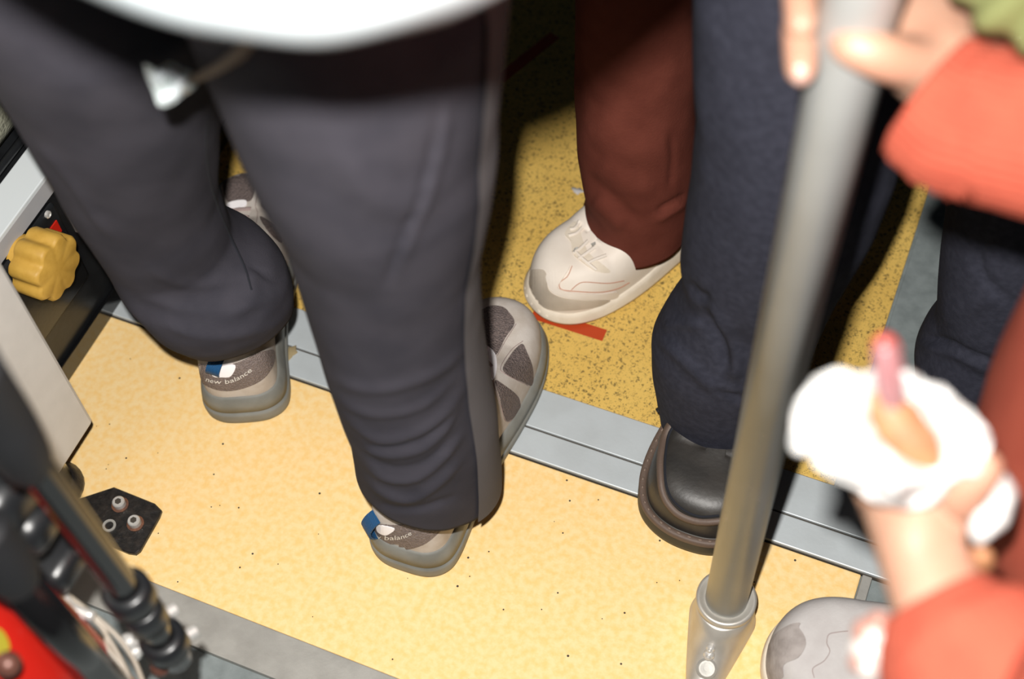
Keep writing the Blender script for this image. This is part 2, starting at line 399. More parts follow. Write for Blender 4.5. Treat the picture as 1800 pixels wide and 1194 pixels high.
# ------------------------------------------------------------------ pale partition panel and its post with bolted foot
XP = -.622
c1 = onx(166, 741, XP); 
pp = thing('partition', 'pale grey panel with black post and bolted foot plate', 'partition', (XP - .03, .37, 0))
zb = c1[2]; yb = c1[1]
v, f = box((XP - .006, yb - .19, zb + .3), (.012, .38, .6), bev=.004); mesh_obj('panel', v, f, M['panel'], pp, False)
px_ = XP - .034; py_ = .376
v, f = tube([(px_, py_, .0), (px_, py_, .9)], .0185, 24); mesh_obj('post', v, f, M['blackgloss'], pp)
v, f = lathe((px_, py_, .003), (0, 0, 1), [(.026, 0), (.026, .004), (.021, .012), (.0185, .014)], 24); mesh_obj('weld_collar', v, f, M['blackhammer'], pp)
q0 = [onz(*p, .004)[:2] for p in ((128, 880), (200, 856), (272, 885), (284, 897), (280, 908), (246, 968), (238, 974), (225, 972), (60, 905))]
v, f = prism(q0, 0, .0045, .0012); fp = mesh_obj('foot_plate', v, f, M['blackhammer'], pp, False)
for q in ((209, 884), (236, 917), (190, 921)):
    b = onz(q[0], q[1], .009)
    if q[0] == 190:
        v, f = lathe(b - [0, 0, .009], (0, 0, 1), [(.0062, .004), (.0062, .0058), (.004, .0058), (.004, .002)], 20); mesh_obj('bolt_hole', v, f, M['alu_dull'], fp, False); continue
    v, f = lathe(b - [0, 0, .009], (0, 0, 1), [(.0078, .004), (.0078, .0054), (.0058, .0062)], 24); w = mesh_obj('washer', v, f, M['rust'], fp, False)
    a = 6
    v, f = lathe(b - [0, 0, .009], (0, 0, 1), [(.0058, .005), (.0058, .0112), (.0050, .0122), (.0030, .0122)], 24); bo = mesh_obj('bolt', v, f, M['chrome'], fp, False)
    v, f = lathe(b - [0, 0, .009], (0, 0, 1), [(.0031, .0100), (.0031, .0124), (.0030, .0124)], 6); mesh_obj('hex_socket', v, f, M['joint'], fp, False)

# ------------------------------------------------------------------ the steel pole
PX, PY, PR = -.0495, .477, .0175
po = thing('grab_pole', 'upright satin steel pole with cast foot at right', 'pole', (PX, PY, 0))
v, f = tube([(PX, PY, .012), (PX, PY, 1.6)], PR, 48); mesh_obj('tube', v, f, M['steel'], po)
t = np.linspace(0, 2 * PI, 64, endpoint=False)
fd = np.array([.04, -1.]); fd /= np.linalg.norm(fd); fs = np.array([-fd[1], fd[0]])
def foot_ring(z, k, r, grow=0.):
    out = []
    for a in t:
        c, s = math.cos(a), math.sin(a); fwd = r * c; 
        if c > 0: fwd += .062 * k * c ** 2.0
        side = r * s * (1 - .25 * k * max(c, 0) ** 1.2)
        p = fd * fwd + fs * side; out.append((PX + p[0], PY + p[1], z))
    return np.array(out)
v, f = loft([foot_ring(0, 1, .0285), foot_ring(.004, 1, .0285), foot_ring(.0055, .98, .0275), foot_ring(.009, .80, .0262), foot_ring(.018, .34, .0255), foot_ring(.030, .13, .025), foot_ring(.040, .04, .0247), foot_ring(.041, .02, .0240)], cap0=True, cap1=True)
ft = mesh_obj('cast_foot', v, f, M['castalu'], po)
v, f = lathe((PX, PY, .040), (0, 0, 1), [(.0240, 0), (.0252, .001), (.0252, .007), (.0240, .0085), (.0220, .0085), (.0195, .006), (.0178, .006)], 48); mesh_obj('collar', v, f, M['castalu'], po)
SFt = Surf(ft)
h, nn = SFt.hit(1242, 1176); v, f = lathe(np.array(h) - np.array(nn) * .001, nn, [(.0088, 0), (.0088, .003), (.0066, .0046), (.0050, .0046), (.0050, .0028), (.002, .0026)], 24); mesh_obj('screw', v, f, M['alu_dull'], ft, False)
for q_, r_ in (((1247, 1150), .0046), ((1250, 1138), .0036)):
    h, nn = SFt.hit(*q_); ax_ = np.array(nn) * .7 + np.array([fd[0], fd[1], 0]) * .5; v, f = lathe(np.array(h) - ax_ * .001, ax_, [(r_, 0), (r_, .004), (r_ * .75, .0052), (r_ * .5, .0052), (r_ * .5, .0075), (r_ * .3, .008)], 20); mesh_obj('clamp_bolt', v, f, M['chrome'], ft, False)

# ================================================================== clothes
def azim(x, y): d = ray(x, y); return math.atan2(d[0], d[1])
def leg_rings(rows, hem, side='R', ext=(), nz=170):
    """rows: (photo y, left x, right x, Y of the leg's axis) -> horizontal rings with real radii whose outline follows the rows;
    hem: photo y where the hem meets the right ('R') or left ('L') outline; ext: (z, x, y, r) above the picture"""
    rows = sorted(rows); ys = [r[0] for r in rows]; Z0 = [ony((r[1] + r[2]) / 2, r[0], r[3])[2] for r in rows]
    zo = np.argsort(Z0); zt = max(Z0); zg = np.linspace(0, zt, 240)
    Yg = np.interp(zg, np.array(Z0)[zo], np.array([r[3] for r in rows])[zo])
    def prj(p): c = (np.array(p) - CP) @ WB; return 900 + F * c[0] / c[2], 597 + F * c[1] / c[2]
    out = []
    for z, Y in zip(zg, Yg):
        y0 = np.interp(z, np.array(Z0)[zo], np.array(ys)[zo]); yl = yr = y0
        for it in range(14):
            a0 = azim(np.interp(yl, ys, [r[1] for r in rows]), yl); a1 = azim(np.interp(yr, ys, [r[2] for r in rows]), yr)
            am = (a0 + a1) / 2; D = Y / math.cos(am); c = np.array([D * math.sin(am), Y, z]); r = D * math.sin((a1 - a0) / 2)
            nl = prj(c + r * np.array([-math.cos(a0), math.sin(a0), 0]))[1]; nr = prj(c + r * np.array([math.cos(a1), -math.sin(a1), 0]))[1]
            yl = .5 * yl + .5 * nl; yr = .5 * yr + .5 * nr
        out.append((z, c[0], c[1], r, yl, yr))
    O = np.array(out); col = 5 if side == 'R' else 4
    i = int(np.argmin(abs(O[:, col] - hem))); S = [tuple(q[:4]) for q in O[i:]] + [e for e in ext if e[0] > zt + .02]
    S = np.array(sorted(S)); zz = np.linspace(S[0, 0], S[-1, 0], nz)
    cols = [np.interp(zz, S[:, 0], S[:, j]) for j in (1, 2, 3)]
    k = np.exp(-np.linspace(-2, 2, 7) ** 2); k /= k.sum()
    cols = [np.convolve(np.pad(c, 3, mode='edge'), k, 'valid') for c in cols]
    return zz, cols[0], cols[1], cols[2]
def leg_mesh(R, n=150, seed=0, amp=.0022, theta=None, off=0., hemtilt=0., hemdir=0., squash=1.0):
    zz, cx, cy, rr = R; th = np.linspace(0, 2 * PI, n, endpoint=False) if theta is None else None
    rings = []
    for i, z in enumerate(zz):
        ring = []
        for a in (th if th is not None else np.linspace(theta[0](z), theta[1], n)):
            ux, uy = math.cos(a), math.sin(a)
            p = (ux * .07 + seed, uy * .07, z * .75)
            nz_ = noise.noise(Vector((p[0] * 14, p[1] * 14, p[2] * 9 + seed))) * amp + noise.noise(Vector((p[0] * 34, p[1] * 34, p[2] * 30 + seed))) * amp * .35
            r = rr[i] + nz_ + off
            dz = hemtilt * math.cos(a - hemdir) * max(0, 1 - (z - zz[0]) / .12)
            ring.append((cx[i] + r * ux, cy[i] + r * uy * squash, z + dz))
        rings.append(ring)
    if theta is None:
        # hem turned inwards
        b = np.array(rings[0]); c = b.mean(0); ins = [c + (b - c) * k + np.array([0, 0, dz]) for k, dz in ((.93, .012), (.955, .004), (.985, .0004))]
        rings = ins + rings
    return rings
def sculpt(o, folds):
    """push folds into cloth along lines traced on the photo; only the cloth facing us there moves"""
    me = o.data; n = len(me.vertices); co = np.empty(n * 3); me.vertices.foreach_get('co', co); co = co.reshape(-1, 3)
    no = np.array([v.normal for v in me.vertices]); c = (co - CP) @ WB; px = 900 + F * c[:, 0] / c[:, 2]; py = 597 + F * c[:, 1] / c[:, 2]
    face = np.einsum('ij,ij->i', no, CP - co); fac = np.clip(face / np.linalg.norm(CP - co, axis=1) * 3, 0, 1)
    disp = np.zeros(n)
    for pts, amp, w in folds:
        P = smooth_path(np.asarray(pts, float), len(pts) * 8); d = np.full(n, 1e9); s = np.zeros(n)
        sel = (px > P[:, 0].min() - 4 * w) & (px < P[:, 0].max() + 4 * w) & (py > P[:, 1].min() - 4 * w) & (py < P[:, 1].max() + 4 * w)
        ix = np.where(sel)[0]
        if not len(ix): continue
        dd = np.hypot(px[ix][:, None] - P[None, :, 0], py[ix][:, None] - P[None, :, 1]); k = dd.argmin(1); tt = k / (len(P) - 1)
        taper = np.minimum(1, np.minimum(tt, 1 - tt) * 5 + .15)
        disp[ix] += amp * np.exp(-(dd.min(1) / w) ** 2) * taper
    co += no * (disp * fac)[:, None]; me.vertices.foreach_set('co', co.ravel()); me.update()
def hips(c, rx, ry, z0, z1, n=48):
    a = np.linspace(0, 2 * PI, n, endpoint=False); rings = []
    for t in np.linspace(0, 1, 10):
        k = math.sin(min(1, t * 2.2 + .25) * PI / 2); rings.append(np.column_stack([c[0] + rx * k * np.cos(a), c[1] + ry * k * np.sin(a), np.full(n, z0 + (z1 - z0) * t)]))
    return loft(rings, cap0=True, cap1=True)
def trousers(name, legs, hip, m, parent):
    parts = [loft(r, cap1=True) for r in legs]
    if hip: parts.append(hips(*hip))
    return mesh_obj(name, *merge(*parts), m, parent)

# ------------------------------------------------------------------ shoes
def shoe(name, parent, heel, toe_dir, L, half, zsole, htop, mats, width=1.0, right=True, flare=.004, groove=False, ridge=(.075, .07), tread=0., power=(.5, .85), welt=False):
    """half: outline list (x outer+, y 0..1); zsole(y), htop(y) with y 0..1. Returns upper object (solid) with the sole under it"""
    d = np.array(toe_dir, float); d /= np.linalg.norm(d); sx = np.array([d[1], -d[0]]) * (1 if right else -1)
    O = smooth_poly(half, 10); O = O.copy(); O[:, 0] *= width; O[:, 1] *= L
    def W(x, y, z): return np.array([heel[0] + sx[0] * x + d[0] * y, heel[1] + sx[1] * x + d[1] * y, z])
    C = O.mean(0)
    def inset(k):
        v = O - np.column_stack([np.zeros(len(O)), np.clip(O[:, 1], .035, L - .04)]); l = np.maximum(np.linalg.norm(v, axis=1), 1e-6)[:, None]
        return O - v / l * k
    def ring(k, zf): 
        Q = inset(k); return [W(q[0], q[1], zf(o[1] / L, i)) for i, (q, o) in enumerate(zip(Q, O))]
    per = np.cumsum(np.r_[0, np.linalg.norm(np.diff(O, axis=0), axis=1)])
    tr = (np.sin(per * 2 * PI / .011) > .2) * tread
    rings = [ring(.012, lambda y, i: .0005 + .012 * max(0, y - .8) ** 1.5), ring(.003, lambda y, i: .0008 + .10 * max(0, y - .82) ** 2 + tr[i]), ring(.0005, lambda y, i: .004 + .10 * max(0, y - .82) ** 2 + tr[i])]
    for s in (.22, .36): rings.append(ring(0 - tread * .3, lambda y, i, s=s: zsole(y) * s + .06 * max(0, y - .82) ** 2))
    if groove:
        rings.append(ring(.0005, lambda y, i: zsole(y) * .44)); 
        for kk, s in ((.004, .47), (.004, .50), (.001, .53)): rings.append(ring(kk, lambda y, i, s=s: zsole(y) * s))
    rings += [ring(flare * .4, lambda y, i: zsole(y) * .75), ring(flare * .8, lambda y, i: zsole(y) * .95), ring(flare + .0015, lambda y, i: zsole(y))]
    rings.append(ring(flare + .008, lambda y, i: zsole(y) - .001))
    # upper
    Q0 = inset(flare + .0012); ur = []
    for s in np.linspace(0, 1, 26):
        k = max(math.cos(s * PI / 2), 1e-3) ** power[0]; g = math.sin(s * PI / 2) ** power[1]; r = []
        for q, o in zip(Q0, O):
            yr = min(max(o[1], ridge[0]), L - ridge[1]); R2 = np.array([q[0] * .10, yr]); p = R2 + (q - R2) * k
            z0 = zsole(o[1] / L) - .002; r.append(W(p[0], p[1], z0 + (htop(yr / L) - z0) * g))
        ur.append(r)
    v, f = loft(ur, cap1=True); up = mesh_obj(name, v, f, mats[0], parent)
    v, f = loft(rings, cap0=True, cap1=True); so = mesh_obj('sole', v, f, mats[1], up)
    if welt:
        wl = [ring(k_, lambda y, i, h_=h_: zsole(y) + h_) for k_, h_ in ((.0002, -.004), (.0002, .0008), (.0016, .0020), (.0056, .0020), (.0074, -.001))]
        mesh_obj('welt', *loft(wl), M['welt'], up)
        for k_, nm, mm in ((.0036, 'stitches', M['stitch']),):
            c_ = np.array(ring(k_, lambda y, i: zsole(y) + .0022)); V_, F_ = [], []
            for i in range(0, len(c_) - 1, 3): V_, F_ = merge((V_, F_), tube([c_[i], c_[i + 1]], .0009, 6))
            mesh_obj(nm, V_, F_, mm, up)
    if groove:
        ix = [i for i in range(len(O)) if O[i, 1] < .30 * L]; ix.sort(key=lambda i: (O[i, 0] > 0, O[i, 1] if O[i, 0] > 0 else -O[i, 1]))
        bd = [[W(*inset(kk)[i], zsole(O[i, 1] / L) * s_) for kk, s_ in ((.0052, .45), (.0026, .46), (.0026, .51), (.0052, .52))] for i in ix]
        v, f = loft(bd, closed=False); mesh_obj('gum_line', v, f, M['rubber_line'], up)
    return up, so
SNK = [(0, 0), (.022, .008), (.036, .045), (.041, .11), (.041, .25), (.043, .42), (.049, .58), (.052, .72), (.048, .84), (.036, .94), (.014, .995), (-.012, .995), (-.034, .945), (-.047, .84), (-.050, .72), (-.045, .58), (-.036, .42), (-.036, .25), (-.039, .11), (-.035, .045), (-.021, .008)]
def ip(xs, ys): return lambda y: float(np.interp(y, xs, ys))

# ================================================================== person in charcoal trousers and grey running shoes
P1 = thing('person', 'person in charcoal trousers with grey side stripe and grey running shoes, seen from behind', 'person', (-.42, .48, 0))
legR = leg_rings([(900, 640, 868, .470), (850, 630, 871, .470), (790, 616, 872, .470), (720, 588, 866, .470), (640, 560, 850, .470), (560, 538, 840, .470), (500, 520, 838, .47), (430, 502, 838, .470), (350, 455, 854, .470), (300, 430, 862, .470), (260, 412, 868, .47), (200, 388, 866, .470), (60, 330, 880, .470), (-60, 290, 890, .47)], 824, 'R',
                 ext=[(.74, -.318, .462, .085), (.80, -.34, .455, .088)])
legL = leg_rings([(640, 350, 500, .552), (612, 330, 508, .552), (580, 262, 512, .545), (520, 205, 514, .530), (490, 190, 513, .527), (460, 172, 502, .524), (430, 152, 472, .520), (405, 134, 426, .516), (385, 120, 403, .512), (355, 102, 391, .509), (320, 84, 380, .507), (270, 54, 380, .503), (200, 12, 382, .498), (80, -70, 392, .49), (-40, -140, 400, .48)], 516, 'R',
                 ext=[(.68, -.51, .465, .088), (.80, -.49, .455, .09)])
tro = trousers('trousers', [leg_mesh(legR, seed=1, hemtilt=.030, hemdir=-2.04), leg_mesh(legL, seed=5, hemtilt=.012, hemdir=-.8)], ((-.415, .465), .17, .105, .74, .98), M['trouser'], P1)
k = lambda pts: crop(480, 380, 2.133, pts)
sculpt(tro, [
    (k([(190, 590), (300, 640), (420, 650), (560, 610), (650, 560), (720, 490)]), .0022, 9),
    (k([(200, 680), (260, 740), (360, 820), (440, 840), (560, 800), (640, 740), (720, 640)]), .0032, 8),
    (k([(190, 640), (300, 720), (420, 745), (560, 710), (690, 600)]), .0022, 7),
    (k([(300, 830), (380, 880), (460, 895), (560, 870), (640, 800), (700, 700)]), .003, 7),
    (k([(320, 910), (400, 970), (480, 990), (560, 970), (640, 900), (710, 820)]), .0034, 7),
    (k([(340, 980), (420, 1040), (520, 1060), (620, 1000), (710, 910)]), .0034, 7),
    (k([(380, 1075), (470, 1100), (560, 1095), (690, 1050)]), -.0026, 6),
    (k([(230, 790), (330, 855), (430, 868), (560, 838), (690, 730)]), -.002, 5),
    (k([(310, 870), (400, 930), (500, 945), (600, 905), (700, 800)]), -.002, 5),
    ([(772, 180), (762, 260), (738, 340), (712, 410), (690, 470), (680, 505)], -.0035, 5),
    ([(786, 180), (776, 260), (752, 340), (726, 410), (704, 470)], .002, 9),
    ([(585, 240), (640, 330), (700, 360), (780, 330)], .0025, 30),
    ([(60, 250), (110, 300), (160, 370), (200, 420)], .0028, 9),
    ([(440, 470), (480, 490), (508, 488)], -.003, 5), ([(400, 560), (440, 520), (436, 470)], .0025, 12),
    ([(250, 470), (330, 500), (420, 490), (490, 470)], .0022, 10), ([(230, 510), (330, 545), (430, 540), (500, 510)], .0022, 10), ([(270, 560), (350, 590), (440, 585), (500, 560)], .002, 9),
])
# lighter side stripe on the near leg: a narrow sector of the same leg
zz, cx, cy, rr = legR
v, f = loft(leg_mesh(legR, n=26, seed=1, theta=(ip([.05, .2, .35, .6], [-.42, -.30, -.20, -.12]), .62), off=.0030, hemtilt=.030, hemdir=-2.04), closed=False); st = mesh_obj('side_stripe', v, f, M['stripe'], P1)
S = Surf(tro)
band('seam', S, [(366, 205), (362, 260), (372, 330), (398, 400), (430, 470), (442, 510)], 4, M['hemtape'], tro, .0008)

zs = ip([0, .3, .6, 1], [.041, .038, .029, .026]); ht = ip([0, .2, .3, .45, .55, .7, .85, 1], [.098, .100, .104, .104, .094, .066, .052, .044])
def runner(heel, td, L, right):
    return shoe('running_shoe', P1, heel, td, L, SNK, zs, ht, (M['suede'], M['rubber']), 1.04, right, flare=.006, groove=True, power=(.42, .8))
up2, so2 = runner((-.322, .416), (-.035, 1), .288, True)
up1, so1 = runner((-.522, .500), (-.44, .90), .280, False)
S2, S1 = Surf(up2), Surf(up1)
k = lambda pts: crop(800, 500, 3.73, pts)
patch('toe_mesh', S2, k([(165, 190), (190, 162), (240, 142), (310, 150), (350, 182), (390, 255), (330, 350), (265, 465), (205, 410), (150, 400)]), M['meshfab'], up2)
patch('side_mesh', S2, k([(440, 392), (470, 450), (505, 550), (502, 660), (440, 640), (360, 605), (312, 560), (340, 500), (390, 430)]), M['meshfab'], up2)
patch('side_mesh', S2, k([(262, 632), (330, 670), (390, 715), (420, 760), (418, 835), (345, 893), (320, 860), (285, 720)]), M['meshfab'], up2)
for ln in ([(400, 260), (330, 370), (275, 470)], [(445, 372), (370, 430), (300, 540), (330, 590), (500, 675)], [(255, 650), (300, 800), (335, 900), (430, 850)]): band('stitching', S2, k(ln), 1.3, M['lace'], up2, .0006)
patch('lace_cover', S2, k([(180, 405), (230, 425), (265, 475), (270, 560), (245, 630), (215, 560), (185, 470)]), M['reflect'], up2, .0016)
band('lace', S2, k([(185, 500), (215, 520), (240, 550)]), 6, M['lace'], up2, .003)
k = lambda pts: crop(600, 830, 5.427, pts)
patch('heel_panel', S2, k([(215, 560), (340, 500), (540, 505), (850, 480), (960, 520), (900, 600), (780, 690), (620, 735), (460, 725), (330, 670), (250, 620)]), M['heelfab'], up2)
patch('reflector', S2, k([(362, 500), (510, 530), (470, 575), (420, 592), (356, 560)]), M['reflect'], up2, .0016)
lettering('lettering', S2, 'new balance', k([(250, 585), (330, 618), (420, 632), (520, 632), (610, 617), (680, 582)]), 10.5, M['thread'], up2)
k = lambda pts: crop(360, 270, 6.63, pts)
patch('toe_mesh', S1, k([(225, 310), (370, 220), (490, 190), (620, 290), (605, 380), (535, 550), (400, 545), (280, 570), (230, 470)]), M['meshfab'], up1)
band('stitching', S1, k([(520, 240), (400, 400), (270, 540)]), 4, M['hemtape'], up1, .0008)
patch('side_mesh', S1, k([(760, 480), (700, 540), (660, 590), (690, 640), (750, 672), (860, 700)]), M['meshfab'], up1)
patch('side_mesh', S1, k([(640, 740), (810, 830), (880, 930), (890, 1040), (750, 930)]), M['meshfab'], up1)
patch('lace_cover', S1, k([(265, 590), (370, 555), (480, 555), (470, 620), (280, 645)]), M['reflect'], up1, .0014)
band('lace', S1, k([(275, 675), (400, 660), (530, 650)]), 5, M['lace'], up1, .003)
band('lace', S1, k([(340, 745), (430, 742), (515, 752)]), 5, M['lace'], up1, .003)
band('stitching', S1, k([(600, 820), (615, 690), (590, 600), (640, 430)]), 1.3, M['lace'], up1, .0006)
k = lambda pts: crop(300, 550, 5.427, pts)
patch('heel_panel', S1, k([(205, 460), (330, 500), (500, 505), (650, 470), (800, 400), (890, 365), (980, 360), (985, 460), (940, 560), (850, 650), (700, 715), (540, 742), (400, 718), (290, 650), (230, 540)]), M['heelfab'], up1)
patch('reflector', S1, k([(395, 560), (420, 600), (490, 605), (575, 595), (620, 495), (500, 500)]), M['reflect'], up1, .0016)
lettering('lettering', S1, 'new balance', k([(345, 640), (420, 660), (520, 665), (620, 640), (700, 600), (775, 545)]), 10.5, M['thread'], up1)
def pull_tab(S, a, b, w, up):
    """webbing loop: from a down to b on the heel, standing off the shoe in the middle"""
    pa, na = [np.array(q) for q in S.hit(*a)]; pb, nb = [np.array(q) for q in S.hit(*b)]
    n = (na + nb); n /= np.linalg.norm(n); side = np.cross(n, pb - pa); side /= np.linalg.norm(side); rings = []
    for t in np.linspace(0, 1, 12):
        c = pa * (1 - t) + pb * t + n * (.001 + .009 * math.sin(PI * min(1, t * 1.0)) ** .7)
        tn = (pb - pa); tn /= np.linalg.norm(tn)
        rings.append([c - side * w / 2 - n * .001, c - side * w / 2 + n * .001, c + side * w / 2 + n * .001, c + side * w / 2 - n * .001])
    v, f = loft(rings, cap0=True, cap1=True); return mesh_obj('pull_tab', v, f, M['bluetab'], up, False)
pull_tab(S1, (384, 626), (375, 657), .0125, up1)
pull_tab(S2, (662, 908), (648, 944), .0135, up2)

# ================================================================== person in rust trousers and cream shoe
P2 = thing('person', 'person in rust brown knit trousers and cream white leather sneakers', 'person', (-.2, .87, 0))
lA = leg_rings([(470, 1030, 1204, .815), (440, 1024, 1206, .815), (400, 1018, 1214, .82), (375, 1022, 1216, .82), (350, 1032, 1220, .82), (320, 1024, 1224, .82), (270, 1016, 1226, .82), (180, 1012, 1226, .82), (90, 1010, 1228, .82), (-20, 1006, 1230, .82)], 384, 'L', ext=[(.62, -.24, .87, .075), (.8, -.22, .92, .085)])
lB = (np.linspace(.07, .8, 60), np.linspace(-.11, -.12, 60), np.full(60, 1.0), np.linspace(.05, .085, 60))
tr2 = trousers('trousers', [leg_mesh(lA, seed=9, amp=.0025, hemtilt=.012, hemdir=PI / 2), leg_mesh(lB, n=60, seed=12)], ((-.18, .96), .16, .10, .76, .98), M['brown'], P2)
k = lambda pts: crop(840, 0, 2.8425, pts)
sculpt(tr2, [(k([(1045, 975), (970, 1020), (890, 1065)]), -.005, 6), (k([(1040, 1000), (960, 1050), (880, 1100)]), .004, 9), (k([(520, 870), (600, 930), (700, 1020), (820, 1130)]), -.003, 12), (k([(575, 990), (650, 1060), (740, 1140)]), .004, 14),
             (k([(560, 600), (700, 720), (850, 760), (1000, 700)]), .003, 30), (k([(960, 960), (970, 800), (960, 660)]), -.002, 7), (k([(600, 800), (720, 900), (900, 940)]), .003, 20)])
CRM = [(0, 0), (.024, .008), (.036, .05), (.039, .13), (.038, .28), (.042, .45), (.049, .62), (.050, .76), (.045, .87), (.033, .95), (.013, .996), (-.012, .996), (-.032, .95), (-.044, .87), (-.048, .76), (-.045, .62), (-.036, .45), (-.033, .28), (-.036, .13), (-.033, .05), (-.022, .008)]
zs2 = ip([0, .4, .8, 1], [.034, .027, .016, .014]); ht2 = ip([0, .3, .45, .6, .75, .9, 1], [.10, .105, .105, .088, .064, .05, .04])
up3, so3 = shoe('sneaker', P2, (-.170, .947), (-.548, -.845), .275, CRM, zs2, ht2, (M['cream'], M['creamsole']), 1.0, False, flare=.004, tread=.003, power=(.45, .8))
S3 = Surf(up3); k = lambda pts: crop(880, 350, 4.42, pts)
patch('toe_cap', S3, k([(200, 600), (218, 555), (320, 547), (358, 590), (365, 680), (400, 730), (480, 765), (640, 785), (860, 790), (740, 838), (560, 862), (400, 862), (300, 815), (235, 730), (203, 660)]), M['creamsuede'], up3)
band('stitching', S3, k([(555, 520), (520, 600), (460, 650), (470, 700), (560, 715), (760, 725), (900, 700), (1000, 650)]), 1.6, M['redthread'], up3, .0006)
band('red_line', S3, k([(550, 705), (600, 662), (660, 645), (830, 655), (960, 635)]), 1.4, M['redthread'], up3, .0007)
patch('overlay', S3, k([(360, 590), (430, 560), (540, 520), (470, 640), (450, 690), (560, 722), (760, 735), (900, 720), (880, 770), (660, 772), (500, 752), (410, 715), (375, 670)]), M['cream'], up3, .0016)
patch('eyestay', S3, k([(500, 270), (545, 330), (560, 420), (620, 480), (740, 560), (850, 560), (700, 440), (640, 330), (600, 200), (560, 190)]), M['creamsole'], up3, .0014)
for ln in ([(540, 240), (580, 230), (620, 170)], [(530, 290), (590, 270), (640, 220)], [(560, 425), (610, 395), (680, 330)], [(600, 470), (660, 430), (730, 380)], [(570, 400), (640, 470), (740, 550)], [(680, 500), (740, 470), (820, 440)]): band('lace', S3, k(ln), 6, M['cream'], up3, .003)
for ln in ([(705, 365), (735, 350)], [(568, 425), (578, 400), (600, 390)]): band('lace_tip', S3, k(ln), 3.5, M['alu_dull'], up3, .0042)
# the other foot, behind the navy trousers
up3b, _ = shoe('sneaker', P2, (-.11, 1.07), (-.1, -1), .27, CRM, zs2, ht2, (M['cream'], M['creamsole']), 1.0, True, flare=.004, tread=.003, power=(.45, .8))

# ================================================================== person in navy trousers and black leather shoes
P3 = thing('person', 'person in dark navy wool trousers and black leather shoes beside the pole', 'person', (-.02, .72, 0))
lA = leg_rings([(790, 1185, 1385, .66), (756, 1172, 1392, .660), (720, 1162, 1400, .660), (680, 1154, 1410, .660), (640, 1146, 1424, .660), (590, 1146, 1440, .660), (545, 1172, 1462, .660), (510, 1196, 1480, .660), (485, 1206, 1496, .660), (450, 1197, 1515, .660), (400, 1200, 1545, .660), (320, 1212, 1578, .660), (200, 1222, 1602, .660), (100, 1216, 1612, .660), (-20, 1216, 1625, .660)], 742, 'L', ext=[(.68, -.03, .66, .09), (.8, -.01, .68, .095)])
lB = leg_rings([(740, 1650, 1850, .775), (705, 1640, 1860, .775), (660, 1628, 1870, .775), (620, 1614, 1880, .775), (590, 1612, 1885, .775), (560, 1626, 1890, .775), (530, 1650, 1895, .775), (480, 1652, 1905, .775), (370, 1664, 1925, .775), (200, 1680, 1950, .775)], 700, 'L', ext=[(.6, .10, .76, .085), (.8, .08, .72, .095)])
tr3 = trousers('trousers', [leg_mesh(lA, seed=21, hemtilt=.016, hemdir=PI / 2), leg_mesh(lB, seed=33)], ((.045, .70), .17, .11, .77, .98), M['navy'], P3)
k = lambda pts: crop(1120, 440, 3.317, pts)
sculpt(tr3, [(k([(360, 320), (430, 430), (490, 540), (510, 620), (520, 740)]), -.006, 12), (k([(400, 340), (500, 440), (560, 560), (570, 680), (550, 760)]), .005, 12), (k([(130, 520), (220, 590), (340, 700), (440, 790), (600, 860)]), .004, 10), (k([(440, 800), (520, 835), (620, 870)]), -.005, 5), (k([(150, 440), (260, 430), (400, 440)]), .003, 9), (k([(280, 190), (340, 260), (420, 300)]), -.005, 10),
             ([(1612, 592), (1660, 600), (1700, 620), (1762, 646)], -.005, 6), ([(1620, 608), (1680, 622), (1750, 655)], .004, 10), ([(1735, 420), (1720, 460), (1740, 500), (1790, 540)], -.003, 9), ([(1220, 120), (1230, 220), (1240, 330)], .003, 12), ([(1640, 560), (1690, 540), (1760, 520)], .003, 20)])
BLK = [(0, 0), (.024, .008), (.038, .05), (.042, .13), (.040, .28), (.044, .45), (.053, .62), (.057, .76), (.054, .87), (.042, .95), (.017, .996), (-.015, .996), (-.038, .95), (-.050, .87), (-.053, .76), (-.049, .62), (-.038, .45), (-.035, .28), (-.038, .13), (-.035, .05), (-.022, .008)]
zs4 = ip([0, .4, 1], [.036, .030, .026]); ht4 = ip([0, .3, .45, .6, .75, .9, 1], [.09, .10, .10, .084, .066, .055, .048])
up4, so4 = shoe('leather_shoe', P3, (-.098, .812), (.0, -1), .288, BLK, zs4, ht4, (M['leather'], M['blackrub']), 1.07, True, flare=.0065, power=(.36, .75), welt=True)
S4 = Surf(up4); k = lambda pts: crop(1100, 680, 3.73, pts)
band('moccasin_seam', S4, k([(330, 190), (262, 300), (232, 440), (228, 560), (240, 680), (280, 770), (360, 845), (480, 885), (620, 880), (760, 850)]), 11, M['welt'], up4, .0032)
band('seam_shadow_cord', S4, k([(350, 215), (285, 310), (262, 440), (258, 560), (270, 660), (310, 745), (390, 815), (490, 852), (610, 845)]), 4, M['hemtape'], up4, .0012).name = 'inner_seam_shade'  # dark cord painting the shade along the inside of the raised seam
a = onz(1155, 722, .05); b = onz(1168, 714, .055); v, f = tube([a, b, b + np.array([.03, .01, .005])], .0024, 8); mesh_obj('lace_end', v, f, M['blackpl'], P3)
up4b, _ = shoe('leather_shoe', P3, (.115, .87), (.25, -1), .285, BLK, zs4, ht4, (M['leather'], M['blackrub']), 1.0, False, flare=.001, power=(.36, .75))

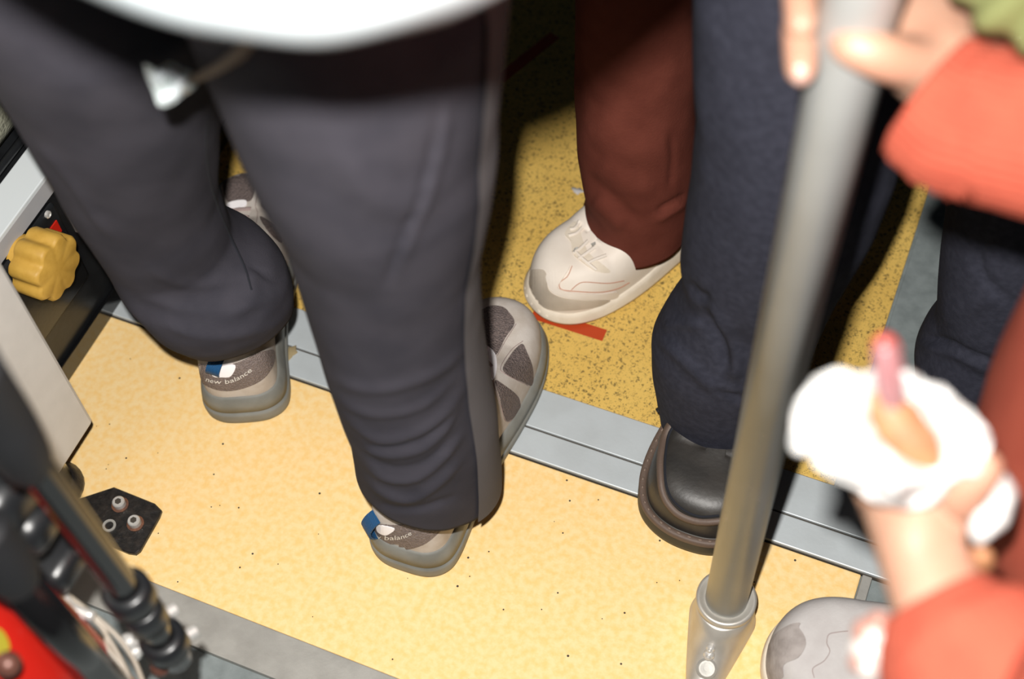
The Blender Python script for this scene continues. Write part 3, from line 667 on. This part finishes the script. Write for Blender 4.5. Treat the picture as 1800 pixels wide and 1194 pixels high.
# ================================================================== person in coral sweater: one hand on the pole, the other holding food
def skin_mesh(nodes, edges, root, sub=2):
    """nodes: list of (x,y,z,r)"""
    me = bpy.data.meshes.new('skin'); me.from_pydata([tuple(map(float, n[:3])) for n in nodes], edges, [])
    o = bpy.data.objects.new('skin', me); COL.objects.link(o)
    m = o.modifiers.new('skin', 'SKIN'); m.use_smooth_shade = True; m.branch_smoothing = .6
    for i, n in enumerate(nodes):
        sv = me.skin_vertices[0].data[i]; r = n[3]; sv.radius = (r, r) if np.isscalar(r) else r; sv.use_root = (i == root)
    s = o.modifiers.new('sub', 'SUBSURF'); s.levels = sub; s.render_levels = sub
    bpy.context.view_layer.update()
    dg = bpy.context.evaluated_depsgraph_get(); out = bpy.data.meshes.new_from_object(o.evaluated_get(dg)); bpy.data.objects.remove(o)
    v = [np.array(q.co) for q in out.vertices]; f = [tuple(p.vertices) for p in out.polygons]; bpy.data.meshes.remove(out)
    return v, f
N, E_ = [], []
def nd(p, r, frm=None):
    N.append((p[0], p[1], p[2], r)); i = len(N) - 1
    if frm is not None: E_.append((frm, i))
    return i
TD = .50; TR = .150
azl = azim(1706, 715); azc = azl + math.asin(TR / TD); TC = np.array([TD * math.sin(azc), TD * math.cos(azc), 0])
hip = nd(TC + [0, 0, .50], .12); bel = nd(TC + [0, 0, .64], .12, hip); che = nd(TC + [.01, 0, .84], .13, bel); nk = nd(TC + [.01, 0, 1.0], .055, che)
# arm to the pole
wr = dep(1715, 165, .645); fo = dep(1800, 182, .632); dr = (fo - wr) / np.linalg.norm(fo - wr)
elb = wr + dr * .23 + np.array([0, 0, .0])
shR = TC + [-.01, .17, .86]
a = nd(shR, .05, che); b = nd(elb, .038, a); c = nd(wr + dr * .05, .027, b); w = nd(wr, .023, c)
pal = nd(dep(1640, 112, .654), (.022, .027), w)
hyp = nd(dep(1592, 172, .656), .0165, pal)
kn = nd(dep(1612, 20, .664), .020, pal)
th0 = nd(dep(1612, 118, .632), .0135, pal); th1 = nd(dep(1530, 92, .618), .0112, th0); th2 = nd(dep(1455, 64, .622), .0092, th1)
for i, off in enumerate((0, -78, -150, -220)):
    k0 = nd(dep(1592, -30 + off, .674), .0105, kn if i == 0 else kprev); kprev = k0
    k1 = nd(dep(1515, -62 + off, .690), .0092, k0); k2 = nd(dep(1432, -40 + off, .672), .0090, k1)
    k3 = nd(dep(1404, 45 + off, .645), .0086, k2); k4 = nd(dep(1408, 105 + off, .637), .0084, k3); k5 = nd(dep(1410, 146 + off, .631), .0072, k4)
# arm with the food
wl = dep(1622, 1010, .615); shL = TC + [-.03, -.15, .86]
el = dep(1880, 1420, .57)
a = nd(shL, .05, che); b = nd(el, .038, a); c = nd(dep(1680, 1110, .60), .027, b); w = nd(wl, .0215, c)
pal = nd(dep(1592, 905, .632), (.026, .026), w)
kk = nd(dep(1550, 850, .642), .022, pal)
t0 = nd(dep(1672, 885, .615), .0155, pal); t1 = nd(dep(1712, 838, .598), .011, t0); t2 = nd(dep(1754, 792, .596), .0078, t1)
pr = kk
for i in range(4):
    q0 = nd(dep(1512 + i * 4, 838 - i * 52, .640 + i * .004), .0105, pr); pr = q0
    q1 = nd(dep(1560 + i * 4, 800 - i * 30, .662), .0092, q0); q2 = nd(dep(1630, 800 - i * 26, .668), .0086, q1); nd(dep(1690, 812 - i * 22, .652), .0075, q2)
P5 = thing('person', 'person in coral knit sweater gripping the pole and holding paper wrapped food', 'person', (TC[0], TC[1], .5))
# legs
FT = onz(1346, 1160); HE = FT + np.array([.262, .035, 0]); AN = FT + np.array([.195, .028, .09]); KN = AN + np.array([.17, .06, .36])
a = nd(KN, .05, hip); b = nd(AN, .035, a)
KN2 = KN + np.array([.08, .2, 0]); a = nd(KN2, .05, hip); b = nd(KN2 + np.array([-.02, 0, -.36]), .035, a)
body = mesh_obj('body', *skin_mesh(N, E_, 0), M['skin'], P5)
SB = Surf(body)
patch('nail', SB, [(1396, 130), (1402, 118), (1412, 116), (1421, 128), (1420, 146), (1409, 152), (1399, 146)], M['nail'], P5, .0006)
patch('nail', SB, [(1442, 62), (1450, 50), (1466, 48), (1472, 60), (1466, 74), (1450, 76)], M['nail'], P5, .0006)
def sleeve(path, radii, ribs=0., nub=0., n=180, nz=70, seed=0):
    q = smooth_path(np.column_stack([np.array(path), np.array(radii)]), nz); P, R = q[:, :3], q[:, 3]; T = np.gradient(P, axis=0); u, _ = frame(T[0]); rings = []
    a = np.linspace(0, 2 * PI, n, endpoint=False)
    for i in range(nz):
        t_ = T[i] / np.linalg.norm(T[i]); u = u - t_ * u.dot(t_); u /= np.linalg.norm(u); w_ = np.cross(t_, u); rr = []
        for x in a:
            r = R[i] + ribs * math.sin(x * 44) + nub * max(0, noise.noise(Vector((math.cos(x) * 3 + seed, math.sin(x) * 3, i * .55)))) ** 1.5
            r += .0016 * noise.noise(Vector((math.cos(x) * 1.5, math.sin(x) * 1.5 + seed, i * .12)))
            rr.append(P[i] + r * (math.cos(x) * u + math.sin(x) * w_))
        rings.append(rr)
    rings = [P[0] + (np.array(rings[0]) - P[0]) * k_ + T[0] / np.linalg.norm(T[0]) * h for k_, h in ((.86, .012), (.90, .002), (.96, -.001))] + rings
    return loft(rings)
s1 = sleeve([dep(1632, 168, .648), dep(1680, 202, .644), dep(1740, 220, .638), dep(1800, 232, .632), elb + [.01, 0, -.01], elb * .5 + shR * .5, shR + [.02, 0, 0]], [.0310, .0340, .0350, .0350, .042, .055, .065], ribs=.0006, nub=.003, seed=2)
s2 = sleeve([dep(1640, 1058, .602), dep(1668, 1105, .597), dep(1720, 1180, .588), el + [.0, 0, 0], el * .5 + shL * .5, shL + [.02, 0, 0]], [.0245, .0335, .043, .052, .058, .066], ribs=.0002, nub=.001, seed=8)
a = np.linspace(0, 2 * PI, 96, endpoint=False); rings = []
for z in np.linspace(.42, 1.0, 40):
    r = TR * (1.0 if z < .85 else math.sqrt(max(.05, 1 - ((z - .85) / .17) ** 2))) * (1 if z > .5 else .94 + .06 * (z - .42) / .08)
    rings.append([(TC[0] + (r + .003 * noise.noise(Vector((math.cos(x) * 2, math.sin(x) * 2, z * 14)))) * math.cos(x), TC[1] + r * math.sin(x) * 1.06, z) for x in a])
sw = mesh_obj('sweater', *merge(s1, s2, loft(rings, cap1=True)), M['sweater'], P5)
def plain_tube(P, R, seed): return loft(leg_tube(P, R, seed), cap1=True)
def leg_tube(P, R, seed):
    q = smooth_path(np.column_stack([np.array(P), np.array(R)]), 60); T = np.gradient(q[:, :3], axis=0); u, _ = frame(T[0]); out = []
    for i in range(60):
        t_ = T[i] / np.linalg.norm(T[i]); u = u - t_ * u.dot(t_); u /= np.linalg.norm(u); w_ = np.cross(t_, u)
        out.append([q[i, :3] + (q[i, 3] + .003 * noise.noise(Vector((math.cos(x) * 2 + seed, math.sin(x) * 2, i * .2)))) * (math.cos(x) * u + math.sin(x) * w_) for x in np.linspace(0, 2 * PI, 64, endpoint=False)])
    return out
HP = TC + [0, 0, .48]
mesh_obj('trousers', *merge(plain_tube([AN + [-.012, 0, -.04], AN + [.02, .01, .06], KN, HP], [.052, .055, .07, .09], 3), plain_tube([KN2 + [-.02, 0, -.38], KN2, HP], [.055, .07, .09], 6)), M['black_tr'], P5)
# green sleeve hem of the jacket worn over it
gc = dep(1790, -70, .60); gb = onz(1745, 86, dep(1745, 86, .60)[2])
rings = []
GR = .052; g0 = np.array([gb[0] + .018, gb[1] + .050, gb[2]])
for i, z in enumerate(np.linspace(0, .30, 40)):
    rings.append([(g0[0] + (GR + .0035 * math.sin(14 * x) * math.exp(-z * 9) + .002 * noise.noise(Vector((math.cos(x) * 3, math.sin(x) * 3, z * 30))) - (.004 if z < .006 else 0)) * math.cos(x) + z * .45, g0[1] + (GR + .0035 * math.sin(14 * x) * math.exp(-z * 9) - (.004 if z < .006 else 0)) * math.sin(x), g0[2] + z) for x in np.linspace(0, 2 * PI, 140, endpoint=False)])
b = np.array(rings[0]); c = b.mean(0); rings = [c + (b - c) * .9 + [0, 0, .01]] + rings
jk = mesh_obj('jacket_sleeve', *loft(rings), M['green'], P5); jk['label'] = 'lime green gathered sleeve hem'
# suede shoe
CLG = [(0, 0), (.024, .008), (.036, .05), (.040, .14), (.040, .3), (.046, .47), (.054, .63), (.056, .77), (.050, .88), (.036, .955), (.013, .997), (-.015, .997), (-.038, .95), (-.050, .87), (-.053, .76), (-.048, .62), (-.038, .45), (-.035, .28), (-.038, .13), (-.034, .05), (-.022, .008)]
up5, so5 = shoe('suede_shoe', P5, HE, FT - HE, .268, CLG, ip([0, .5, 1], [.030, .022, .018]), ip([0, .3, .45, .6, .75, .9, 1], [.09, .10, .10, .086, .066, .054, .046]), (M['greysuede'], M['creamsole']), 1.0, True, flare=.002, power=(.40, .75))
S5 = Surf(up5); k = lambda pts: crop(1180, 1000, 4.737, pts)
patch('toe_cap', S5, k([(805, 700), (832, 600), (900, 520), (1000, 465), (1075, 455), (1065, 490), (1110, 560), (1120, 640), (1060, 740), (940, 800), (930, 910), (812, 910)]), M['greysuede2'], up5)
band('stitching', S5, k([(1470, 520), (1380, 530), (1310, 550), (1295, 620), (1320, 690), (1270, 770), (1180, 830), (1190, 910)]), 1.4, M['lace'], up5, .0006)

# ------------------------------------------------------------------ wrapped food
ff = thing('wrapped_food', 'crumpled white paper wrap of fried orange food in the hand', 'food', dep(1590, 900, .60))
OUT = [(1386, 740), (1412, 690), (1450, 660), (1500, 652), (1545, 648), (1605, 658), (1660, 682), (1700, 716), (1735, 758), (1736, 800), (1715, 828), (1680, 838), (1640, 850), (1590, 862), (1540, 850), (1490, 842), (1430, 828), (1396, 795)]
INN = [(1528, 738), (1534, 712), (1548, 696), (1562, 692), (1580, 692), (1600, 700), (1620, 716), (1636, 742), (1648, 772), (1652, 800), (1642, 818), (1622, 822), (1600, 812), (1580, 800), (1562, 786), (1546, 772), (1534, 758), (1528, 748)]
LOW = [(1500, 800), (1510, 770), (1530, 750), (1550, 740), (1570, 735), (1600, 740), (1630, 760), (1650, 790), (1665, 820), (1668, 850), (1655, 875), (1630, 890), (1600, 896), (1570, 894), (1540, 886), (1515, 870), (1500, 845), (1495, 820)]
o_, i_, l_ = [smooth_poly(p, 5) for p in (OUT, INN, LOW)]
def rg(P, d, amp, seed): return [dep(p[0] + amp * 1200 * noise.noise(Vector((p[0] * .02, p[1] * .02, seed * .35))), p[1] + amp * 1200 * noise.noise(Vector((p[0] * .02, p[1] * .02, seed * .35 + 9))), d + amp * 1.6 * noise.noise(Vector((p[0] * .03, p[1] * .03, seed * .8 + 4)))) for p in P]
mid = o_ * .55 + l_ * .45
rings = [rg(l_ * .55 + np.array([1585, 880]) * .45, .630, .002, 1), rg(l_, .604, .004, 2), rg(mid * .6 + l_ * .4, .600, .008, 3), rg(o_ * .75 + mid * .25, .596, .012, 4), rg(o_, .590, .016, 5), rg(o_ * .93 + i_ * .07, .585, .015, 6), rg(o_ * .65 + i_ * .35, .588, .010, 7), rg(o_ * .3 + i_ * .7, .591, .005, 8), rg(i_ * 1.02 - np.array([1590, 756]) * .02, .597, .002, 9), rg(i_, .620, .001, 10)]
mesh_obj('paper', *loft(rings, cap0=True), M['paper'], ff)
v, f = sphere((0, 0, 0), 1, n=20); c = dep(1590, 758, .599); v = [c + WB @ (np.array([q[0] * .0160 + q[1] * .005, q[1] * .0185 + q[0] * .009, q[2] * .009])) * (1 + .12 * noise.noise(Vector(q) * 2.2)) for q in v]; mesh_obj('fried_food', v, f, M['food'], ff)
v, f = tube([dep(1572, 735, .602), dep(1566, 690, .592), dep(1560, 640, .584), dep(1554, 604, .580)], [.0045, .0058, .0062, .0045], 14, smooth=16); mesh_obj('pink_stick', v, f, M['stick'], ff)
v, f = tube([dep(1550, 660, .588), dep(1546, 625, .584), dep(1552, 600, .582), dep(1568, 610, .583), dep(1576, 640, .586)], [.0025, .0034, .0038, .0034, .002], 12, smooth=18); mesh_obj('red_rim', v, f, M['stickred'], ff)
TL = smooth_poly([(1702, 930), (1712, 880), (1735, 842), (1752, 820), (1775, 838), (1790, 866), (1782, 900), (1768, 926), (1745, 945), (1720, 962)], 5); cc = TL.mean(0)
rings = [rg(cc + (TL - cc) * s, d, .003, 20 + i) for i, (s, d) in enumerate(((.25, .606), (.6, .604), (.9, .607), (1, .612), (.9, .624), (.5, .630)))]
mesh_obj('paper_tail', *loft(rings, cap0=True, cap1=True), M['paper'], ff)
v, f = sphere(dep(1722, 985, .615), .008, (.8, .6, 1.2), 10); mesh_obj('food_end', v, f, M['food'], ff)
# bracelet on that wrist
br = thing('bracelet', 'pale beaded bracelet hanging at the cuff of the food hand', 'bracelet', dep(1530, 1130, .60))
for i, (x, y, r, mm) in enumerate(((1545, 1098, .0058, 'beadpink'), (1524, 1112, .0062, 'beadpink'), (1538, 1122, .0066, 'bead'), (1520, 1140, .0060, 'bead'), (1534, 1148, .0062, 'bead'), (1514, 1164, .0052, 'beadpink'), (1526, 1172, .0050, 'bead'))):
    v, f = sphere(dep(x, y, .600 + .002 * (i % 2)), r, n=12); mesh_obj('bead', v, f, M[mm], br)
v, f = tube([dep(1575, 1085, .603), dep(1545, 1090, .602), dep(1524, 1115, .602), dep(1522, 1150, .602), dep(1518, 1178, .602)], .0012, 8, smooth=20); mesh_obj('cord', v, f, M['joint'], br)

# ================================================================== white bag hanging close to the lens, clear tag on a cord
bg = thing('shoulder_bag', 'rounded white bag bottom blurred at the top edge', 'bag', dep(580, 60, .45))
bc = dep(556, 114, .44); rings = []
rt = WB[:, 0].copy(); rt[2] = 0; rt /= np.linalg.norm(rt); bk = np.array([-rt[1], rt[0], 0])
bc = bc + bk * .02
for t_ in np.linspace(0.02, 1, 46):
    ph = min(1, t_ / .62) * PI / 2; kx = math.sin(ph); z = .15 * (1 - math.cos(ph)) + max(0, t_ - .62) * .32; wx = .125 * kx; wy = .050 * kx ** .9
    rings.append([bc + rt * (wx * math.cos(x)) + bk * (wy * math.sin(x)) + np.array([0, 0, z]) + .0015 * noise.noise(Vector((math.cos(x) * 2, math.sin(x) * 2, t_ * 5))) for x in np.linspace(0, 2 * PI, 96, endpoint=False)])
mesh_obj('bag_body', *loft(rings, cap0=True, cap1=True), M['bagwhite'], bg)
tp = bc + np.array([0, 0, .265])
v, f = tube([tp + rt * .10, tp + rt * .12 + [0, 0, .1], tp + rt * .02 + [0, 0, .2], tp - rt * .1 + [0, 0, .1], tp - rt * .10], .008, 10, smooth=40); mesh_obj('strap', v, f, M['bagwhite'], bg)
tg = thing('hang_tag', 'crinkled clear plastic tag on a thin brown cord', 'tag', dep(300, 150, .72))
TG = smooth_poly([(254, 112), (278, 122), (298, 110), (318, 120), (344, 132), (342, 152), (318, 170), (300, 184), (280, 186), (270, 160), (260, 138)], 4)
cc = TG.mean(0); rings = [[dep(*(cc + (p - cc) * s), d + .008 * noise.noise(Vector((p[0] * .06 * s, p[1] * .06 * s, i * 2.3)))) for p in TG] for i, (s, d) in enumerate(((.2, .716), (.5, .714), (.8, .717), (1, .720), (.85, .724), (.4, .724)))]
mesh_obj('film', *loft(rings, cap0=True, cap1=True), M['clear'], tg, False)
k0 = [(272, 140), (296, 126), (316, 140), (306, 160), (286, 172)]
v, f = tube([dep(x, y, .712) for x, y in k0], .003, 8, smooth=20); mesh_obj('fold', v, f, M['bagwhite'], tg)
v, f = tube([dep(335, 142, .716), dep(372, 125, .68), dep(405, 105, .62), dep(432, 78, .56), bc + [0, 0, .03]], .0022, 8, smooth=40); mesh_obj('cord', v, f, M['cord'], tg)

# ================================================================== folded cycle in the lower left corner
cy = thing('folding_cycle', 'black and red folding cycle with cables in the lower left corner', 'cycle', dep(200, 1100, .95))
A0, A1 = dep(312, 1160, .95), dep(-40, 682, .67)
ax = (A1 - A0) / np.linalg.norm(A1 - A0)
v, f = tube([A0, A0 * .5 + A1 * .5, A1], .0096, 28, smooth=8); cp_ = mesh_obj('steering_post', v, f, M['blackgloss'], cy)
v, f = tube([dep(58, 836, .74), dep(44, 810, .725), dep(20, 768, .70), dep(-10, 720, .68), dep(-60, 640, .64)], [.008, .0135, .0150, .0155, .015], 28, smooth=24); mesh_obj('grip', v, f, M['grip'], cy)
for i, s in enumerate((.03, .075, .105)):
    c = A0 + ax * s; v, f = lathe(c, ax, [(.0115, -.010), (.0150, -.008), (.0150, .008), (.0115, .010)] if i != 1 else [(.0105, -.012), (.0128, -.011), (.0128, .011), (.0105, .012)], 28); mesh_obj('clamp', v, f, M['blackpl'], cy)
for q, d in (((237, 1122), .935), ((246, 1140), .94), ((278, 1112), .93), ((310, 1160), .955), ((292, 1080), .93), ((328, 1118), .95)):
    v, f = lathe(dep(q[0], q[1], d), WB @ np.array([-.75, .45, -.5]), [(.0045, -.007), (.0045, .003), (.0060, .003), (.0060, .007), (.005, .008)], 14); mesh_obj('clamp_bolt', v, f, M['chrome'], cy, False)
v, f = tube([dep(228, 1130, .935), dep(262, 1120, .932), dep(290, 1102, .93)], .0052, 12); mesh_obj('lever', v, f, M['chrome'], cy)
v, f = sphere(dep(282, 1172, .95), .007, n=10); mesh_obj('fitting', v, f, M['copper'], cy)
B0, B1 = dep(215, 1232, .86), dep(-10, 972, .74)
v, f = tube([B0, B1], .0112, 28); mesh_obj('stay', v, f, M['blackgloss'], cy)
v, f = tube([dep(42, 1042, .77), dep(24, 1012, .755), dep(0, 980, .74), dep(-40, 930, .72)], [.008, .0135, .015, .015], 28, smooth=20); mesh_obj('grip', v, f, M['grip'], cy)
v, f = tube([dep(-120, 1040, .84), dep(-40, 1112, .85), dep(40, 1200, .87), dep(110, 1290, .9)], .030, 40, smooth=24); fr = mesh_obj('frame_tube', v, f, M['redgloss'], cy)
SF = Surf(fr)
patch('yellow_decal', SF, [(-20, 1104), (2, 1108), (15, 1130), (12, 1146), (-20, 1148)], M['yellowpaint'], fr)
v, f = sphere(dep(14, 1168, .800), .0075, (1, 1, 1), 14); mesh_obj('bolt_cap', v, f, M['copper'], cy)
v, f = tube([dep(30, 1005, .86), dep(95, 1066, .89), dep(158, 1134, .92), dep(225, 1215, .95)], .0080, 20, smooth=24); mesh_obj('lower_tube', v, f, M['redgloss'], cy)
for pts in ([(108, 1050), (140, 1072), (168, 1090), (195, 1130), (215, 1165), (235, 1210)], [(120, 1048), (160, 1078), (205, 1118), (235, 1160), (255, 1210)], [(160, 1085), (185, 1110), (190, 1140), (220, 1180), (228, 1210)]):
    v, f = tube([dep(x, y, .925) for x, y in pts], .0017, 8, smooth=40); mesh_obj('cable', v, f, M['cable'], cy)
v, f = tube([dep(112, 1050, .915), dep(128, 1070, .915), dep(165, 1084, .915)], .0035, 10, smooth=10); mesh_obj('cable_end', v, f, M['chrome'], cy)
v, f = box(dep(30, 915, .82), (.045, .03, .03), bev=.01); mesh_obj('latch_block', v, f, M['blackpl'], cy)
v, f = box(dep(80, 975, .90), (.05, .04, .025), bev=.008); mesh_obj('hinge_block', v, f, M['blackpl'], cy)
v, f = box(dep(-20, 870, .80), (.05, .04, .04), bev=.012); mesh_obj('battery_case', v, f, M['blackpl'], cy)
